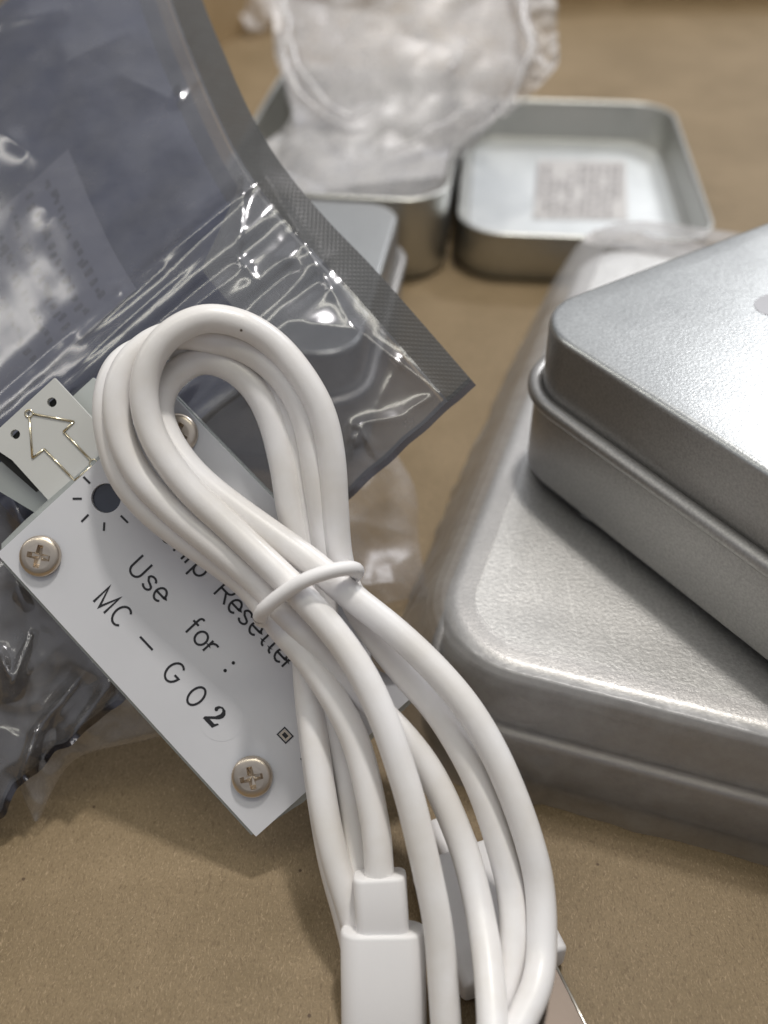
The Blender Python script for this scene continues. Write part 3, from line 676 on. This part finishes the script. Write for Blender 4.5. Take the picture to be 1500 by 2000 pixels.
# ------------------------------------------------------------------ cable
cab = thing("charging_cable", "coiled white USB cable bundled in a loop on the white device", "cable", G(850, 1850, 0))
S = []
S.append([(875, 2060, 9.28), (866, 1929, 9.33), (856, 1810, 9.38), (832, 1691, 9.42), (804, 1572, 9.46), (775, 1477, 9.50), (748, 1401, 9.54), (708, 1316, 9.6), (655, 1238, 9.68), (590, 1165, 9.76), (500, 1078, 9.86), (440, 1022, 9.9), (374, 960, 9.9), (321, 892, 9.9), (291, 829, 9.9), (281, 762, 9.88), (296, 699, 9.86), (336, 650, 9.86), (400, 622, 9.9), (475, 634, 9.95), (540, 676, 10.0), (592, 738, 10.02), (630, 810, 10.05), (648, 896, 10.1), (654, 990, 10.18), (662, 1088, 10.28), (685, 1160, 10.3), (720, 1225, 10.22), (785, 1310, 10.12), (850, 1384, 10.0), (904, 1468, 9.9), (944, 1553, 9.82), (976, 1648, 9.76), (998, 1739, 9.68), (1003, 1834, 9.5), (989, 1915, 9.35), (965, 1985, 9.2), (950, 2060, 9.05)])
S.append([(965, 2060, 8.75), (960, 1960, 9.0), (950, 1857, 9.3), (933, 1762, 9.55), (909, 1667, 9.74), (872, 1572, 9.84), (835, 1500, 9.9), (790, 1440, 9.95), (737, 1385, 9.98), (680, 1325, 9.98), (614, 1258, 9.98), (560, 1200, 9.98), (515, 1148, 10.0), (452, 1092, 10.0), (384, 1038, 10.02), (326, 988, 10.02), (274, 932, 10.02), (241, 867, 10.02), (228, 800, 10.02), (236, 740, 10.04), (268, 690, 10.08), (330, 655, 10.12), (413, 664, 10.12), (480, 682, 10.12), (538, 723, 10.12), (580, 780, 10.14), (604, 848, 10.18), (619, 944, 10.22), (632, 1040, 10.3), (638, 1130, 10.36), (632, 1220, 10.36), (640, 1310, 10.3), (655, 1400, 10.22), (676, 1500, 10.15), (693, 1600, 10.05), (702, 1690, 9.95), (706, 1760, 9.85), (706, 1850, 9.78)])
S.append([(985, 2060, 8.85), (1015, 2000, 8.98), (1047, 1929, 9.15), (1058, 1857, 9.35), (1055, 1739, 9.55), (1035, 1648, 9.6), (1002, 1553, 9.64), (961, 1461, 9.68), (912, 1380, 9.72), (845, 1302, 9.78), (766, 1228, 9.84), (680, 1160, 9.9), (614, 1103, 9.95), (552, 1058, 10.0), (480, 1007, 10.05), (412, 955, 10.08), (362, 905, 10.1), (326, 850, 10.15), (312, 800, 10.2), (325, 752, 10.22), (362, 716, 10.22), (408, 704, 10.22), (461, 724, 10.22), (504, 768, 10.22), (533, 829, 10.24), (554, 915, 10.26), (566, 992, 10.3), (585, 1080, 10.36), (598, 1160, 10.38), (596, 1230, 10.36), (599, 1300, 10.3), (606, 1373, 10.2), (619, 1480, 10.05), (637, 1600, 9.92), (658, 1690, 9.85), (686, 1780, 9.80), (706, 1860, 9.80)])
S.append([(742, 1740, 9.60), (740, 1690, 9.62), (734, 1620, 9.66), (716, 1525, 9.74), (690, 1436, 9.82), (645, 1352, 9.9), (598, 1283, 9.98), (552, 1230, 10.04), (515, 1180, 10.1), (476, 1136, 10.14), (408, 1085, 10.16), (336, 1034, 10.16), (279, 985, 10.16), (238, 930, 10.16), (216, 865, 10.16), (208, 795, 10.16), (222, 730, 10.2), (262, 690, 10.28), (330, 676, 10.3), (405, 686, 10.3), (475, 704, 10.3), (525, 745, 10.3), (560, 800, 10.3), (580, 880, 10.32), (594, 960, 10.34), (604, 1060, 10.4), (606, 1150, 10.4), (598, 1230, 10.4), (598, 1300, 10.36), (606, 1400, 10.3), (624, 1540, 10.18), (648, 1680, 10.02), (678, 1790, 9.95), (700, 1880, 9.88)])
parts = []
for s_ in S:
    P = spline([Q(*p) for p in s_], 9); P = smoothpts(P, 6); ph = len(parts) * 9.7; parts.append(tube(P, lambda t, ph=ph: .140 * (1 + .018 * noise.noise(Vector((t * 22, ph, 0)))), 22))
obj("cord", *join(parts), M['cable'], cab)
# tie
def tie_loop():
    front = [(508, 1204, 9.83), (516, 1190, 9.70), (545, 1165, 9.62), (590, 1136, 9.56), (640, 1117, 9.58), (680, 1110, 9.66), (697, 1114, 9.80), (690, 1126, 10.1), (660, 1150, 10.42), (600, 1185, 10.46), (540, 1210, 10.35), (512, 1212, 10.05)]
    P = [Q(*p) for p in front]; P = P + [P[0]]
    P = smoothpts(spline(P, 8), 3); return tube(P, .072, 14, False)
tag(obj("cable_tie", *tie_loop(), M['plug']), "thin white tie looped round the neck of the coiled cable", "cable tie")
# plug at the bottom centre
def loft(c0, c1, wx, wy, prof, m, parent, name, widthdir=None, n=9, r=.16):
    ax = (c1 - c0); L = ax.length; ax.normalize(); wd = widthdir or R; wd = (wd - ax * wd.dot(ax)).normalized(); hd = ax.cross(wd)
    V = []; Fc = []; m_ = 4 * (n + 1)
    for t, d in prof:
        for x, y in rrect(wx / 2 - d, wy / 2 - d, max(.02, r - d), n): V.append(c0 + ax * (t * L) + wd * x + hd * y)
    for i in range(len(prof) - 1):
        for k in range(m_): Fc.append((i * m_ + k, i * m_ + (k + 1) % m_, (i + 1) * m_ + (k + 1) % m_, (i + 1) * m_ + k))
    Fc.append(tuple(range(m_))[::-1]); Fc.append(tuple((len(prof) - 1) * m_ + k for k in range(m_)))
    o = obj(name, V, Fc, m, parent, autosmooth=40)
    import bmesh
    bm = bmesh.new(); bm.from_mesh(o.data); bmesh.ops.recalc_face_normals(bm, faces=bm.faces); bm.to_mesh(o.data); bm.free(); return o
def rnd(n0, e): return [(0, e), (n0 * .3, e * .35), (n0, 0), (1 - n0, 0), (1 - n0 * .3, e * .35), (1, e)]
pl1 = loft(Q(748, 1812, 9.62), Q(752, 2180, 9.62), .80, .42, rnd(.02, .03), M['plug'], cab, "plug_housing", r=.19)
loft(Q(741, 1706, 9.62), Q(748, 1830, 9.62), .50, .34, rnd(.06, .02), M['plug'], pl1, "strain_relief", r=.10)
# large plug lying on the cardboard
ZA = .42
kBR, kER, kEL, kBL = G(986, 1607, ZA), G(1106, 1833, ZA), G(912, 1943, ZA), G(812, 1697, ZA)
c0 = (kBR + kBL) / 2; c1 = (kER + kEL) / 2; c0.z = c1.z = ZA - .20; dirA = (c1 - c0).normalized(); perp = Vector((dirA.y, -dirA.x, 0))
if perp.x < 0: perp = -perp
wA = ((kER - kEL).dot(perp) + (kBR - kBL).dot(perp)) / 2
pl2 = loft(c0, c1, wA, .40, rnd(.03, .05), M['plug'], cab, "large_plug_housing", widthdir=perp, r=.10)
def shell(c0, c1, wx, wy, t_):
    ax = (c1 - c0).normalized(); hd = Vector((0, 0, 1)); V = []
    for c, sgn in ((c0, 0), (c1, 0)):
        for (a, b) in ((wx / 2, wy / 2), (wx / 2 - t_, wy / 2 - t_)):
            for sx, sy in ((-1, -1), (1, -1), (1, 1), (-1, 1)): V.append(c + perp * a * sx + hd * b * sy)
    Fc = []
    for k in range(4):
        k2 = (k + 1) % 4; Fc += [(k, k2, 8 + k2, 8 + k), (4 + k, 12 + k, 12 + k2, 4 + k2), (8 + k, 8 + k2, 12 + k2, 12 + k), (k, 4 + k, 4 + k2, k2)]
    return V, Fc
loft(c0 - dirA * .42, c0 + dirA * .02, .42, .30, rnd(.04, .02), M["plug"], pl2, "strain_relief", widthdir=perp, r=.08)
cs = c1 + dirA * .0; ce = c1 + dirA * 1.2
v, f = shell(cs, ce, wA - .36, .30, .035); obj("metal_shell", v, f, M['steel'], pl2, smooth=False)
pr = perp * ((wA - .36) / 2 - .01) + Vector((0, 0, .148))
obj("shell_edge_glint", *tube([cs + pr, (cs + ce) / 2 + pr, ce + pr], .014, 8), M['edge_glint'], pl2)  # added bright strip, the edge highlight built as a thin tube
